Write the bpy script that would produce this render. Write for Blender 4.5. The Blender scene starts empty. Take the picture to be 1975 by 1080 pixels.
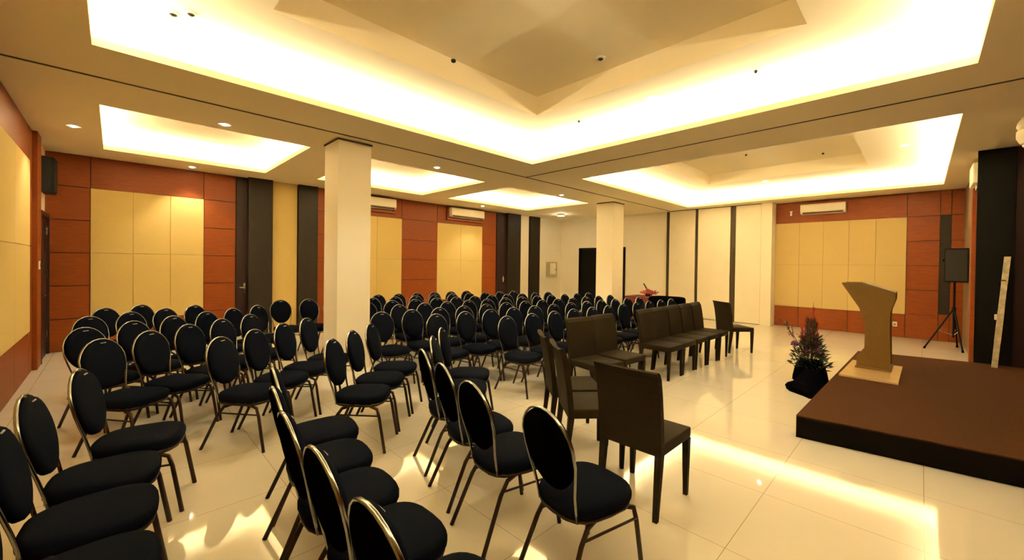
import bpy, bmesh, math, random
from mathutils import Vector, Matrix
random.seed(7)
S = bpy.context.scene
COL = S.collection
PI = math.pi
R = math.radians

# ------------------------------------------------------------------ camera
F_PX, CY, CX = 777.98, 517.75, 989.13
yaw, pitch, roll = R(45.3353), R(-0.5513), R(0.7578)
fw = Vector((math.cos(yaw)*math.cos(pitch), math.sin(yaw)*math.cos(pitch), math.sin(pitch)))
rt0 = Vector((math.sin(yaw), -math.cos(yaw), 0))
up0 = rt0.cross(fw)
rt = rt0*math.cos(roll) + up0*math.sin(roll)
up = -rt0*math.sin(roll) + up0*math.cos(roll)
cam = bpy.data.cameras.new('camera')
cam.sensor_fit = 'HORIZONTAL'
cam.sensor_width = 36
cam.lens = 36*F_PX/1975
cam.shift_x = (987.5-CX)/1975
cam.shift_y = (CY-540)/1975
cam.clip_start = 0.02
camo = bpy.data.objects.new('camera', cam)
COL.objects.link(camo)
camo.matrix_world = Matrix(((rt.x, up.x, -fw.x, 0), (rt.y, up.y, -fw.y, 0), (rt.z, up.z, -fw.z, 1.6), (0, 0, 0, 1)))
S.camera = camo

# ------------------------------------------------------------------ world, exposure
w = bpy.data.worlds.new('world'); S.world = w
w.use_nodes = True
w.node_tree.nodes['Background'].inputs[0].default_value = (1.0, .8, .5, 1)
w.node_tree.nodes['Background'].inputs[1].default_value = 0.0
S.view_settings.view_transform = 'Standard'
S.view_settings.look = 'None'
S.view_settings.exposure = 0.72
S.view_settings.gamma = 1.0
S.view_settings.use_curve_mapping = False
S.cycles.max_bounces = 10
S.cycles.diffuse_bounces = 7
S.cycles.glossy_bounces = 4
S.cycles.use_denoising = True
S.cycles.sample_clamp_indirect = 8.0
S.cycles.caustics_reflective = False
S.cycles.caustics_refractive = False

COVE_COL = (1.0, .895, .655)
COVE_W = 22.5          # watts per metre of cove strip
SPOT_COL = (1.0, .895, .67)
H = 3.41               # ceiling height
X0, X1, Y0, Y1 = -.85, 13.3, -3.4, 10.36

def cove_light(x, y, lx, ly, power, z):
    l = bpy.data.lights.new('cove_light', 'AREA')
    l.shape = 'RECTANGLE'; l.size = lx; l.size_y = ly
    l.energy = power; l.color = COVE_COL
    o = bpy.data.objects.new('cove_light', l); COL.objects.link(o)
    o.location = (x, y, z); o.rotation_euler = (PI, 0, 0)
    return o

# openings in the ceiling: x0, x1, y0, y1, recess or None, strip power factor
TRAYS = [
    (-.14, 5.35, -.32, 4.95, (.96, 4.33, .74, 3.93), 1.0),
    (6.95, 12.40, -.31, 5.02, (8.25, 11.10, .80, 3.93), 1.0),
    (-.13, 2.20, 6.80, 9.48, None, .55),
    (3.15, 5.80, 6.77, 9.32, None, .55),
    (6.56, 9.80, 6.82, 9.25, None, .55),
]
COVE_OUT = .26
Z_UP, Z_REC = 3.75, 4.02
for (a, b, c, d, rec, k) in TRAYS:
    o_ = .13
    for yy in (c-o_, d+o_):
        cove_light((a+b)/2, yy, b-a+.1, .05, COVE_W*k*(b-a), H+.10)
    for xx in (a-o_, b+o_):
        cove_light(xx, (c+d)/2, .05, d-c+.1, COVE_W*k*(d-c), H+.10)

# ------------------------------------------------------------------ materials
def mat(name, col, rough=.5, metal=0, spec=.5, coat=0, nscale=0, namt=0.0, bump=0, bscale=200, stretch=None, emis=None, estr=0):
    m = bpy.data.materials.new(name); m.use_nodes = True
    nt = m.node_tree; b = nt.nodes['Principled BSDF']
    b.inputs['Base Color'].default_value = (*col, 1)
    b.inputs['Roughness'].default_value = rough
    b.inputs['Metallic'].default_value = metal
    b.inputs['Specular IOR Level'].default_value = spec
    b.inputs['Coat Weight'].default_value = coat
    b.inputs['Coat Roughness'].default_value = .08
    if emis:
        b.inputs['Emission Color'].default_value = (*emis, 1)
        b.inputs['Emission Strength'].default_value = estr
    tc = nt.nodes.new('ShaderNodeTexCoord')
    mp = nt.nodes.new('ShaderNodeMapping')
    nt.links.new(tc.outputs['Object'], mp.inputs[0])
    if stretch: mp.inputs['Scale'].default_value = stretch
    if nscale:
        n = nt.nodes.new('ShaderNodeTexNoise'); n.inputs['Scale'].default_value = nscale
        n.inputs['Detail'].default_value = 5
        nt.links.new(mp.outputs[0], n.inputs['Vector'])
        r = nt.nodes.new('ShaderNodeValToRGB')
        r.color_ramp.elements[0].position = .3; r.color_ramp.elements[1].position = .7
        r.color_ramp.elements[0].color = (*[c*(1-namt) for c in col], 1)
        r.color_ramp.elements[1].color = (*[min(1, c*(1+namt)) for c in col], 1)
        nt.links.new(n.outputs['Fac'], r.inputs[0]); nt.links.new(r.outputs[0], b.inputs['Base Color'])
    if bump:
        n2 = nt.nodes.new('ShaderNodeTexNoise'); n2.inputs['Scale'].default_value = bscale
        nt.links.new(mp.outputs[0], n2.inputs['Vector'])
        bp = nt.nodes.new('ShaderNodeBump'); bp.inputs['Strength'].default_value = bump
        bp.inputs['Distance'].default_value = .002
        nt.links.new(n2.outputs['Fac'], bp.inputs['Height']); nt.links.new(bp.outputs[0], b.inputs['Normal'])
    return m

M = {}
M['paint'] = mat('ceiling_paint', (.84, .75, .54), .75, nscale=1.5, namt=.015)
M['wall_paint'] = mat('wall_paint', (.88, .83, .71), .7, nscale=1.2, namt=.02)
M['col_paint'] = mat('pillar_paint', (.88, .83, .71), .55, nscale=1.0, namt=.02)
M['wood'] = mat('red_brown_veneer', (.195, .042, .005), .45, spec=.22, nscale=6, namt=.12, stretch=(1, 1, 6))
M['wood_dark'] = mat('dark_veneer', (.016, .010, .006), .5, spec=.25, nscale=4, namt=.2, stretch=(1, 1, .3))
M['wine'] = mat('dark_wine_paint', (.016, .003, .003), .5, spec=.3, nscale=5, namt=.1)
M['cream'] = mat('gold_cream_fabric', (.53, .395, .135), .8, nscale=60, namt=.03, bump=.15, bscale=500)
M['cream_r'] = mat('beige_fabric', (.53, .395, .155), .8, nscale=60, namt=.03, bump=.15, bscale=500)
M['ivory'] = mat('ivory_laminate', (.86, .80, .67), .45, nscale=3, namt=.02)
M['seam'] = mat('seam_dark', (.03, .012, .006), .6)
M['seam_c'] = mat('seam_tan', (.38, .24, .09), .7)
M['gap'] = mat('partition_edge', (.05, .035, .015), .5, spec=.2)
M['track'] = mat('track_channel', (.045, .022, .010), .5)
M['black'] = mat('black_laminate', (.005, .005, .0045), .6, spec=.1, nscale=3, namt=.2)
M['fabric'] = mat('navy_black_upholstery', (.0040, .0054, .0100), .85, spec=0.015, nscale=150, namt=.25, bump=.3, bscale=700)
M['vinyl'] = mat('black_vinyl', (.0012, .0012, .0012), .5, spec=0.0, nscale=30, namt=.2)
M['frame'] = mat('bronze_tube', (.30, .30, .29), .2, metal=1, nscale=40, namt=.08)
M['leg'] = mat('brown_tube', (.022, .009, .004), .45, metal=0, spec=.2, nscale=40, namt=.1)
M['hc'] = mat('brown_leatherette', (.0175, .0125, .0065), .6, spec=.03, nscale=50, namt=.12, bump=.25, bscale=260)
M['grip'] = mat('pale_metal', (.25, .24, .21), .4, metal=.4)
M['stage_top'] = mat('brown_carpet', (.052, .021, .008), .9, spec=.04, nscale=70, namt=.18, bump=.5, bscale=400)
M['stage_side'] = mat('black_stage_skirt', (.004, .003, .002), .8, spec=.05, nscale=30, namt=.2)
M['lect'] = mat('lectern_laminate', (.155, .088, .018), .5, spec=.25, nscale=10, namt=.06)
M['plinth'] = mat('pale_gloss_board', (.62, .43, .22), .12, coat=.5, nscale=5, namt=.04)
M['cloth'] = mat('black_cloth', (.002, .002, .0028), .9, spec=0.0, nscale=20, namt=.2)
M['boxgrey'] = mat('beige_metal', (.40, .35, .24), .5)
M['taupe'] = mat('taupe_laminate', (.20, .13, .075), .5, spec=.3, nscale=5, namt=.08)
M['white'] = mat('white_plastic', (.85, .80, .70), .4)
M['chrome'] = mat('chrome', (.8, .8, .8), .12, metal=1)
M['speaker'] = mat('speaker_black', (.004, .004, .004), .55, spec=.15, nscale=60, namt=.2)
M['grille'] = mat('speaker_grille', (.016, .015, .014), .6, metal=.3, nscale=300, namt=.6)
M['redcloth'] = mat('dark_red_cloth', (.10, .014, .010), .85, nscale=20, namt=.15)
M['green'] = mat('dark_green_leaf', (.022, .036, .010), .5, nscale=20, namt=.3)
M['brownleaf'] = mat('brown_leaf', (.055, .032, .016), .6, nscale=20, namt=.3)
M['purple'] = mat('purple_petal', (.14, .035, .13), .6, nscale=20, namt=.3)
M['pink'] = mat('pink_petal', (.62, .18, .14), .6, nscale=20, namt=.2)
M['redpetal'] = mat('red_spike_petal', (.30, .020, .022), .6, nscale=20, namt=.2)
M['board'] = mat('whitewashed_board', (.62, .55, .40), .6, nscale=14, namt=.3)
M['lens'] = mat('lamp_lens', (.9, .8, .6), .4, emis=(1, .86, .58), estr=30)
M['socket'] = mat('small_lamp', (.9, .8, .6), .4, emis=(1, .85, .6), estr=3)
M['darkhole'] = mat('dark_fitting', (.02, .015, .01), .5)

def floor_mat():
    m = bpy.data.materials.new('polished_cream_tile'); m.use_nodes = True
    nt = m.node_tree; b = nt.nodes['Principled BSDF']
    tc = nt.nodes.new('ShaderNodeTexCoord')
    mp = nt.nodes.new('ShaderNodeMapping')
    mp.inputs['Location'].default_value = (-2.48/.8, .04/.8, 0); mp.inputs['Scale'].default_value = (1/.8, 1/.8, 1)
    nt.links.new(tc.outputs['Object'], mp.inputs[0])
    br = nt.nodes.new('ShaderNodeTexBrick')
    br.offset = 0; br.squash = 1
    br.inputs['Scale'].default_value = 1
    br.inputs['Mortar Size'].default_value = .0022
    br.inputs['Mortar Smooth'].default_value = .1
    br.inputs['Brick Width'].default_value = 1; br.inputs['Row Height'].default_value = 1
    br.inputs['Color1'].default_value = (.66, .62, .52, 1); br.inputs['Color2'].default_value = (.645, .605, .505, 1)
    br.inputs['Mortar'].default_value = (.30, .20, .10, 1)
    nt.links.new(mp.outputs[0], br.inputs['Vector'])
    n = nt.nodes.new('ShaderNodeTexNoise'); n.inputs['Scale'].default_value = 2.2; n.inputs['Detail'].default_value = 6
    nt.links.new(tc.outputs['Object'], n.inputs['Vector'])
    mx = nt.nodes.new('ShaderNodeMix'); mx.data_type = 'RGBA'; mx.blend_type = 'MULTIPLY'
    r = nt.nodes.new('ShaderNodeValToRGB')
    r.color_ramp.elements[0].color = (.93, .92, .90, 1); r.color_ramp.elements[1].color = (1, 1, 1, 1)
    nt.links.new(n.outputs['Fac'], r.inputs[0])
    mx.inputs['Factor'].default_value = 1
    nt.links.new(br.outputs['Color'], mx.inputs['A']); nt.links.new(r.outputs[0], mx.inputs['B'])
    nt.links.new(mx.outputs['Result'], b.inputs['Base Color'])
    b.inputs['Roughness'].default_value = .045
    b.inputs['Specular IOR Level'].default_value = .6
    return m
M['floor'] = floor_mat()

# ------------------------------------------------------------------ mesh helpers
def obj(name, bm, m, parent=None, smooth=False, loc=None):
    me = bpy.data.meshes.new(name)
    bmesh.ops.recalc_face_normals(bm, faces=bm.faces)
    bm.to_mesh(me); bm.free()
    for x in (m if isinstance(m, (list, tuple)) else [m]): me.materials.append(x)
    if smooth:
        for p in me.polygons: p.use_smooth = True
    o = bpy.data.objects.new(name, me); COL.objects.link(o)
    if parent: o.parent = parent
    if loc: o.location = loc
    return o

def tag(o, label, cat, group=None):
    o['label'] = label; o['category'] = cat
    if group: o['group'] = group
    return o

def thing(name, label, cat, loc=(0, 0, 0), rz=0, group=None):
    o = bpy.data.objects.new(name, None); COL.objects.link(o)
    o.location = loc; o.rotation_euler = (0, 0, rz); o.empty_display_size = .1
    return tag(o, label, cat, group)

def struct(name, bm, m, parent=None, smooth=False):
    o = obj(name, bm, m, parent, smooth)
    if parent is None: o['kind'] = 'structure'
    return o

def box(bm, x0, x1, y0, y1, z0, z1, bev=0, mi=0, rot=None, org=None):
    r = bmesh.ops.create_cube(bm, size=1)
    vs = r['verts']
    bmesh.ops.scale(bm, vec=(abs(x1-x0), abs(y1-y0), abs(z1-z0)), verts=vs)
    bmesh.ops.translate(bm, vec=((x0+x1)/2, (y0+y1)/2, (z0+z1)/2), verts=vs)
    fs = list({f for v in vs for f in v.link_faces})
    for f in fs: f.material_index = mi
    if rot is not None:
        bmesh.ops.rotate(bm, cent=org or (0, 0, 0), matrix=rot, verts=vs)
    if bev:
        es = list({e for v in vs for e in v.link_edges})
        rr = bmesh.ops.bevel(bm, geom=es, offset=bev, segments=2, affect='EDGES', profile=.6)
        for f in rr['faces']: f.material_index = mi
    return vs

def boxbm(*a, **k):
    bm = bmesh.new(); box(bm, *a, **k); return bm

def tube(bm, pts, r, seg=8, closed=False, cap=True, sx=1.0, side=None):
    """sweep an (elliptic) circle along pts; sx widens along 'side'"""
    P = [Vector(p) for p in pts]; n = len(P); rings = []
    prev = None
    for i, p in enumerate(P):
        if closed: t = (P[(i+1) % n]-P[i-1])
        else: t = P[min(i+1, n-1)]-P[max(i-1, 0)]
        t.normalize()
        if side is not None:
            u = Vector(side); u = (u-t*u.dot(t)).normalized()
        elif prev is None:
            u = Vector((0, 0, 1)) if abs(t.z) < .9 else Vector((1, 0, 0))
            u = (u-t*u.dot(t)).normalized()
        else:
            u = (prev-t*prev.dot(t)).normalized()
        prev = u
        v = t.cross(u)
        rr = r[i] if isinstance(r, (list, tuple)) else r
        rings.append([bm.verts.new(p+u*math.cos(2*PI*k/seg)*rr*sx+v*math.sin(2*PI*k/seg)*rr) for k in range(seg)])
    m = n if closed else n-1
    for i in range(m):
        A, B = rings[i], rings[(i+1) % n]
        for k in range(seg):
            bm.faces.new((A[k], A[(k+1) % seg], B[(k+1) % seg], B[k]))
    if cap and not closed:
        bm.faces.new(rings[0]); bm.faces.new(rings[-1])
    return rings

def tubebm(*a, **k):
    bm = bmesh.new(); tube(bm, *a, **k); return bm

def loft(bm, rings, capa=True, capb=True, mi=0):
    L = [[bm.verts.new(p) for p in ring] for ring in rings]
    n = len(L[0])
    for A, B in zip(L, L[1:]):
        for k in range(n):
            f = bm.faces.new((A[k], A[(k+1) % n], B[(k+1) % n], B[k])); f.material_index = mi
    if capa: bm.faces.new(L[0]).material_index = mi
    if capb: bm.faces.new(L[-1]).material_index = mi
    return L

def lathe(bm, prof, seg=16, cx=0, cy=0):
    rings = [[(cx+r*math.cos(2*PI*k/seg), cy+r*math.sin(2*PI*k/seg), z) for k in range(seg)] for r, z in prof]
    loft(bm, rings)

def prism(bm, poly, axis, a, b, mi=0):
    """extrude 2D poly along an axis from a to b"""
    def P(u, v, w):
        return {'x': (w, u, v), 'y': (u, w, v), 'z': (u, v, w)}[axis]
    loft(bm, [[P(u, v, a) for u, v in poly], [P(u, v, b) for u, v in poly]], mi=mi)

# ------------------------------------------------------------------ floor and ceiling
bm = bmesh.new(); box(bm, X0-.3, X1+.3, Y0-.3, Y1+.3, -.12, 0); struct('floor', bm, M['floor'])

def grid_ceiling():
    bm = bmesh.new()
    xs = sorted({X0-.25, X1+.25} | {v for t in TRAYS for v in (t[0], t[1])})
    ys = sorted({Y0-.25, Y1+.25} | {v for t in TRAYS for v in (t[2], t[3])})
    def hole(x, y): return any(t[0] < x < t[1] and t[2] < y < t[3] for t in TRAYS)
    V = {}
    def v(x, y, z):
        k = (round(x, 4), round(y, 4), round(z, 4))
        if k not in V: V[k] = bm.verts.new((x, y, z))
        return V[k]
    TH = .07
    for i in range(len(xs)-1):
        for j in range(len(ys)-1):
            a, b, c, d = xs[i], xs[i+1], ys[j], ys[j+1]
            if hole((a+b)/2, (c+d)/2): continue
            for z in (H, H+TH):
                bm.faces.new((v(a, c, z), v(b, c, z), v(b, d, z), v(a, d, z)))
    for (a, b, c, d, rec, k) in TRAYS:
        # lips
        for p, q in (((a, c), (b, c)), ((b, c), (b, d)), ((b, d), (a, d)), ((a, d), (a, c))):
            bm.faces.new([bm.verts.new((p[0], p[1], H)), bm.verts.new((q[0], q[1], H)),
                          bm.verts.new((q[0], q[1], H+TH)), bm.verts.new((p[0], p[1], H+TH))])
        o = COVE_OUT
        A, B, C, D = a-o, b+o, c-o, d+o
        # cavity sides, quarter-round up to the upper ceiling
        n = 6; rr = .14
        prof = [(0, H+TH)] + [(rr*(1-math.cos(t*PI/2/n)), Z_UP-rr+rr*math.sin(t*PI/2/n)) for t in range(n+1)]
        rings = [[(A+i, C+i, z), (B-i, C+i, z), (B-i, D-i, z), (A+i, D-i, z)] for i, z in prof]
        loft(bm, rings, False, False)
        i = rr
        A, B, C, D = A+i, B-i, C+i, D-i
        if rec is None:
            bm.faces.new([bm.verts.new(p) for p in ((A, C, Z_UP), (B, C, Z_UP), (B, D, Z_UP), (A, D, Z_UP))])
        else:
            e, f, g, h = rec
            O = [(A, C), (B, C), (B, D), (A, D)]; I = [(e, g), (f, g), (f, h), (e, h)]
            for q in range(4):
                r = (q+1) % 4
                bm.faces.new([bm.verts.new((*O[q], Z_UP)), bm.verts.new((*O[r], Z_UP)), bm.verts.new((*I[r], Z_UP)), bm.verts.new((*I[q], Z_UP))])
            loft(bm, [[(*p, Z_UP) for p in I], [(*p, Z_REC) for p in I]], False, True)
    # roof slab over everything keeps the plenum dark
    return bm
bm = grid_ceiling()
me_c = struct('ceiling', bm, M['paint'])

# partition tracks let into the ceiling
bm = bmesh.new(); box(bm, X0, 12.95, 5.765, 5.795, H-.006, H+.01); struct('trim_1', bm, M['track'])
bm = bmesh.new(); box(bm, 6.04, 6.066, Y0, 5.765, H-.006, H+.01); struct('trim_2', bm, M['track'])
bm = bmesh.new(); box(bm, 12.92, 12.96, 2.92, 5.795, H-.02, H+.01); struct('trim_3', bm, M['track'])

# ------------------------------------------------------------------ panelled walls
# segment helpers build boxes against a wall; along: coordinate along the wall, out: into the room
SEAMS = [.56, 1.13, 1.70, 2.27, 2.85]
def seg(axis, w, s, u0, u1, z0, z1, th, m, name=None, parent=None, bev=.002):
    """axis 'y': wall plane y=w, room on side s; u along x"""
    bm = bmesh.new()
    if axis == 'y': box(bm, u0, u1, w, w+s*th, z0, z1, bev)
    else: box(bm, w, w+s*th, u0, u1, z0, z1, bev)
    return obj(name, bm, m, parent)

class WallKit:
    """collects panels of a wall by material so that one wall is one structure with named parts"""
    def __init__(self, name, axis, w, s, base_mat, u0, u1, thick=.2):
        self.axis, self.w, self.s = axis, w, s
        bm = bmesh.new()
        if axis == 'y': box(bm, u0, u1, w-s*thick, w, 0, H+.06)
        else: box(bm, w-s*thick, w, u0, u1, 0, H+.06)
        self.root = struct(name, bm, base_mat)
    def b(self, bm, u0, u1, z0, z1, t0, t1, bev=0):
        s, w = self.s, self.w
        if self.axis == 'y': box(bm, u0, u1, w+s*t0, w+s*t1, z0, z1, bev)
        else: box(bm, w+s*t0, w+s*t1, u0, u1, z0, z1, bev)
    def panel(self, name, m, u0, u1, zs, us=None, th=.02, gap=.012):
        """panels separated by grooves at the given heights zs (list) and positions us"""
        bm = bmesh.new()
        us = us or [u0, u1]
        for a, b in zip(us, us[1:]):
            for z0, z1 in zip(zs, zs[1:]):
                self.b(bm, a+gap/2, b-gap/2, z0+gap/2, z1-gap/2, 0, th, .0015)
        if th > .03:
            bk = bmesh.new(); self.b(bk, u0, u1, zs[0], zs[-1], 0, .022); obj('panel_backing', bk, M['seam_c'], self.root)
        return obj(name, bm, m, self.root)
    def piece(self, name, m, u0, u1, z0, z1, t0, t1, bev=.002, own=False):
        bm = bmesh.new(); self.b(bm, u0, u1, z0, z1, t0, t1, bev)
        if own:
            o = obj(name, bm, m); o['kind'] = 'structure'; return o
        return obj(name, bm, m, self.root)

# ---- rear wall (y = 10.36)
K = WallKit('wall_rear', 'y', Y1, -1, M['seam'], X0-.2, 11.56)
Z5 = [0, .56, 1.13, 1.70, 2.27, 2.85, H]
K.panel('wood_panel', M['wood'], -.85, -.30, Z5)
K.panel('wood_panel', M['wood'], -.30, 1.30, [2.85, H], [-.30, 1.30])
K.panel('wood_panel', M['wood'], -.30, 1.30, [0, .50], [-.30, .25, .78, 1.30])
K.panel('fabric_panel', M['cream'], -.30, 1.30, [.50, 1.71, 2.85], [-.30, .25, .78, 1.30], th=.035, gap=.006)
K.panel('wood_panel', M['wood'], 1.30, 1.85, Z5)
K.piece('trim_4', M['wood_dark'], 2.06, 2.52, 0, H, 0, .16, own=True)
K.panel('ivory_panel', M['cream'], 2.52, 3.06, [0, H], th=.04)
K.piece('trim_5', M['wood_dark'], 3.07, 3.50, 0, H, 0, .10, own=True)
K.panel('wood_panel', M['wood'], 3.50, 4.30, Z5)
K.panel('wood_panel', M['wood'], 4.30, 5.78, [2.85, H])
K.panel('wood_panel', M['wood'], 4.30, 5.78, [0, .50])
K.panel('fabric_panel', M['cream'], 4.30, 5.78, [.50, 1.71, 2.85], [4.30, 5.04, 5.78], th=.035, gap=.006)
K.panel('wood_panel', M['wood'], 5.78, 6.97, Z5)
K.panel('wood_panel', M['wood'], 6.97, 8.75, [2.85, H])
K.panel('wood_panel', M['wood'], 6.97, 8.75, [0, .50])
K.panel('fabric_panel', M['cream'], 6.97, 8.75, [.50, 1.71, 2.85], [6.97, 7.86, 8.75], th=.035, gap=.006)
K.panel('wood_panel', M['wood'], 8.75, 9.39, [0, .56, 1.13, 1.70, 2.27, H])
K.piece('trim_6', M['wood_dark'], 9.84, 10.49, 0, H, 0, .14, own=True)
K.panel('ivory_panel', M['ivory'], 10.49, 11.02, [0, H], th=.04)
K.piece('trim_7', M['wood_dark'], 11.04, 11.56, 0, H, 0, .12, own=True)

def door(name, axis, w, s, u0, u1, z1, m, handle_u, th=.045, hz=1.03, frame=None, hinge_u=None):
    bm = bmesh.new()
    def bb(bm, a, b, z0, z1, t0, t1, bev=.003):
        if axis == 'y': box(bm, a, b, w+s*t0, w+s*t1, z0, z1, bev)
        else: box(bm, w+s*t0, w+s*t1, a, b, z0, z1, bev)
    bb(bm, u0, u1, 0.004, z1, .005, th)
    d = struct(name, bm, m)
    if frame:
        bm = bmesh.new()
        bb(bm, u0-.06, u0, 0, z1+.06, 0, th+.03); bb(bm, u1, u1+.06, 0, z1+.06, 0, th+.03); bb(bm, u0, u1, z1, z1+.06, 0, th+.03)
        obj('door_frame', bm, frame, d)
    bm = bmesh.new()
    bb(bm, handle_u-.02, handle_u+.02, hz-.11, hz+.09, th, th+.008)
    bb(bm, handle_u-.10, handle_u+.01, hz-.012, hz+.012, th+.04, th+.06, .006)
    bb(bm, handle_u-.012, handle_u+.012, hz-.012, hz+.012, th, th+.06, .004)
    obj('door_handle', bm, M['chrome'], d)
    if hinge_u is not None:
        for z in (.35, 1.35, 2.05):
            bm = bmesh.new(); bb(bm, hinge_u-.012, hinge_u+.012, z-.06, z+.06, th, th+.015)
            obj('hinge', bm, M['chrome'], d)
    return d
door('door_1', 'y', Y1, -1, 1.86, 2.06, H-.05, M['wine'], 2.01)
door('door_2', 'y', Y1, -1, 9.40, 9.84, H-.05, M['wine'], 9.72, hz=1.1)

# rear wall of the far bay, painted
K2 = WallKit('wall_far_bay', 'y', Y1, -1, M['wall_paint'], 11.56, X1)

# ---- left wall (x = -.85)
K = WallKit('wall_left', 'x', X0, 1, M['seam'], Y0-.2, Y1+.2)
K.panel('wood_panel', M['wood'], Y0, 8.52, [0, .60], [Y0, -1.8, .2, 2.1, 4.0, 5.7, 7.44, 8.52])
K.panel('wood_panel', M['wood'], Y0, 8.52, [2.93, H], [Y0, -1.8, .2, 2.1, 4.0, 5.7, 8.52])
K.panel('fabric_panel', M['cream'], Y0, 8.52, [.60, 1.77, 2.93], [Y0, -1.8, .2, 2.1, 4.0, 5.7, 7.35, 8.52], th=.035, gap=.006)
K.panel('wood_panel', M['wood'], 8.52, 8.86, [0, 1.77, H])
K.piece('trim_8', M['wood'], 8.87, 9.28, 0, H, 0, .07, own=True)
K.piece('painted_panel', M['wall_paint'], 9.30, Y1, 2.33, H, 0, .02)
door('door_3', 'x', X0, 1, 9.36, 10.28, 2.27, M['wine'], 9.5, hinge_u=10.22, frame=M['wine'])

# ---- right-hand far wall (x = 13.3) behind the stage bay
K = WallKit('wall_right', 'x', X1, -1, M['seam'], Y0-.2, 2.92)
YS = [.25, .79, 1.30, 1.82, 2.34, 2.90]
K.panel('wood_panel', M['wood'], .25, 2.90, [0, .55], [.25, 1.30, 2.34, 2.90])
K.panel('wood_panel', M['wood'], .25, 2.90, [2.84, H], [.25, 2.90])
K.panel('fabric_panel', M['cream_r'], .25, 2.90, [.55, 1.70, 2.84], YS, th=.035, gap=.006)
K.panel('wood_panel', M['wood'], -.29, .25, [0, .56, 1.13, 1.70, 2.27, 2.84, H])
K.piece('slot_panel', M['wood_dark'], -.46, -.29, .60, 2.84, 0, .01)
K.panel('wood_panel', M['wood'], -.46, -.29, [0, .60])
K.panel('wood_panel', M['wood'], -.46, -.29, [2.84, H])
K.panel('wood_panel', M['wood'], -1.2, -.46, [0, .56, 1.13, 1.70, 2.27, 2.84, H])

# far bay side wall (x = 13.0, y > 5.95), painted, with the double door
bm = bmesh.new(); box(bm, 13.0, 13.3, 2.92, 7.43, 0, H+.06)
box(bm, 13.0, 13.3, 9.46, Y1+.2, 0, H+.06); box(bm, 13.0, 13.3, 7.43, 9.46, 2.28, H+.06); box(bm, 13.2, 13.3, 7.43, 9.46, 0, 2.28)
struct('wall_far', bm, M['wall_paint'])
bm = bmesh.new()
box(bm, 12.98, 13.06, 9.40, 9.46, 0, 2.28, .003); box(bm, 12.98, 13.06, 7.43, 7.49, 0, 2.28, .003); box(bm, 12.98, 13.06, 7.49, 9.40, 2.22, 2.28, .003)
d = struct('door_4', bm, M['black'])
for i, (a, b) in enumerate(((7.495, 8.44), (8.45, 9.395))):
    l = obj('door_leaf', boxbm(13.05, 13.09, a, b, .005, 2.215, bev=.003), M['black'], d)
    y = 8.40 if i == 0 else 8.50
    obj('door_handle', boxbm(12.99, 13.05, y-.01, y+.01, .95, 1.15, bev=.004), M['chrome'], l)

# thin conduit line in the rear corner of the far bay, above the metal box
# ---- movable partition standing closed along x = 12.95
PW = [(4.98, 5.80), (3.97, 4.89), (3.17, 3.82)]
names = ['ivory movable partition panel standing next to the table with pink flowers',
         'ivory movable partition panel standing between the two darker joint posts, behind the brown chairs',
         'ivory movable partition panel behind the lone brown chair at the far row end']
for (a, b), lb in zip(PW, names):
    t = thing('partition_panel', lb, 'partition panel', (12.95, (a+b)/2, 0), 0, 'movable partition panels')
    hw = (b-a)/2
    obj('panel_board', boxbm(-.04, .04, -hw, hw, .012, H-.02, bev=.004), M['ivory'], t)
    obj('bottom_seal', boxbm(-.03, .03, -hw+.01, hw-.01, .0, .012), M['gap'], t)
bm = bmesh.new(); box(bm, 12.93, 12.99, 4.90, 4.97, 0, H-.02, .002); struct('trim_9', bm, M['gap'])
bm = bmesh.new(); box(bm, 12.93, 12.99, 3.83, 3.96, 0, H-.02, .002); struct('trim_10', bm, M['gap'])
bm = bmesh.new(); box(bm, 12.93, 12.99, 5.81, 5.90, 0, H-.02, .002); struct('trim_11', bm, M['gap'])
bm = bmesh.new(); box(bm, 12.86, 13.30, 2.90, 3.16, 0, H, .003); struct('trim_12', bm, M['ivory'])
bm = bmesh.new(); box(bm, 12.90, 12.95, 3.155, 3.172, 0, H-.02); struct('trim_13', bm, M['gap'])

# ---- stage side wall y = -.62 from x = 9.3 to 13.3, black end panel and reddish backdrop wall
K = WallKit('wall_stage_side', 'y', -.66, 1, M['taupe'], 9.30, X1, thick=.26)
K.piece('trim_14', M['boxgrey'], 9.31, 9.60, 0, H, 0, .03, own=True)
K.piece('trim_15', M['wood_dark'], 9.62, 9.75, 0, 2.95, 0, .05, own=True)
K.piece('trim_16', M['wood'], 10.6, 10.8, 0, H, 0, .05, own=True)
bm = bmesh.new(); box(bm, 9.285, 9.30, -.95, -.58, 0, H, .002); struct('trim_17', bm, M['black'])
bm = bmesh.new(); box(bm, 9.30, 9.5, Y0-.2, -.92, 0, H+.06); struct('wall_stage', bm, M['wine'])
K = WallKit('wall_near', 'y', Y0, 1, M['wood'], X0-.2, 9.5)

# ---- pillars
def pillar(name, x0, x1, y0, y1):
    bm = bmesh.new(); box(bm, x0, x1, y0, y1, 0, H, .006)
    c = struct(name, bm, M['col_paint'])
    bm = bmesh.new()
    t = .012
    box(bm, x0-t, x1+t, y0-t, y0, H-.03, H-.012); box(bm, x0-t, x0, y0, y1, H-.03, H-.012)
    box(bm, x1, x1+t, y0, y1, H-.03, H-.012); box(bm, x0-t, x1+t, y1, y1+t, H-.03, H-.012)
    obj('ceiling_joint', bm, M['track'], c)
    return c
pillar('column_1', 2.30, 2.80, 5.95, 6.47)
pillar('column_2', 9.93, 10.50, 6.08, 6.62)

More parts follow.
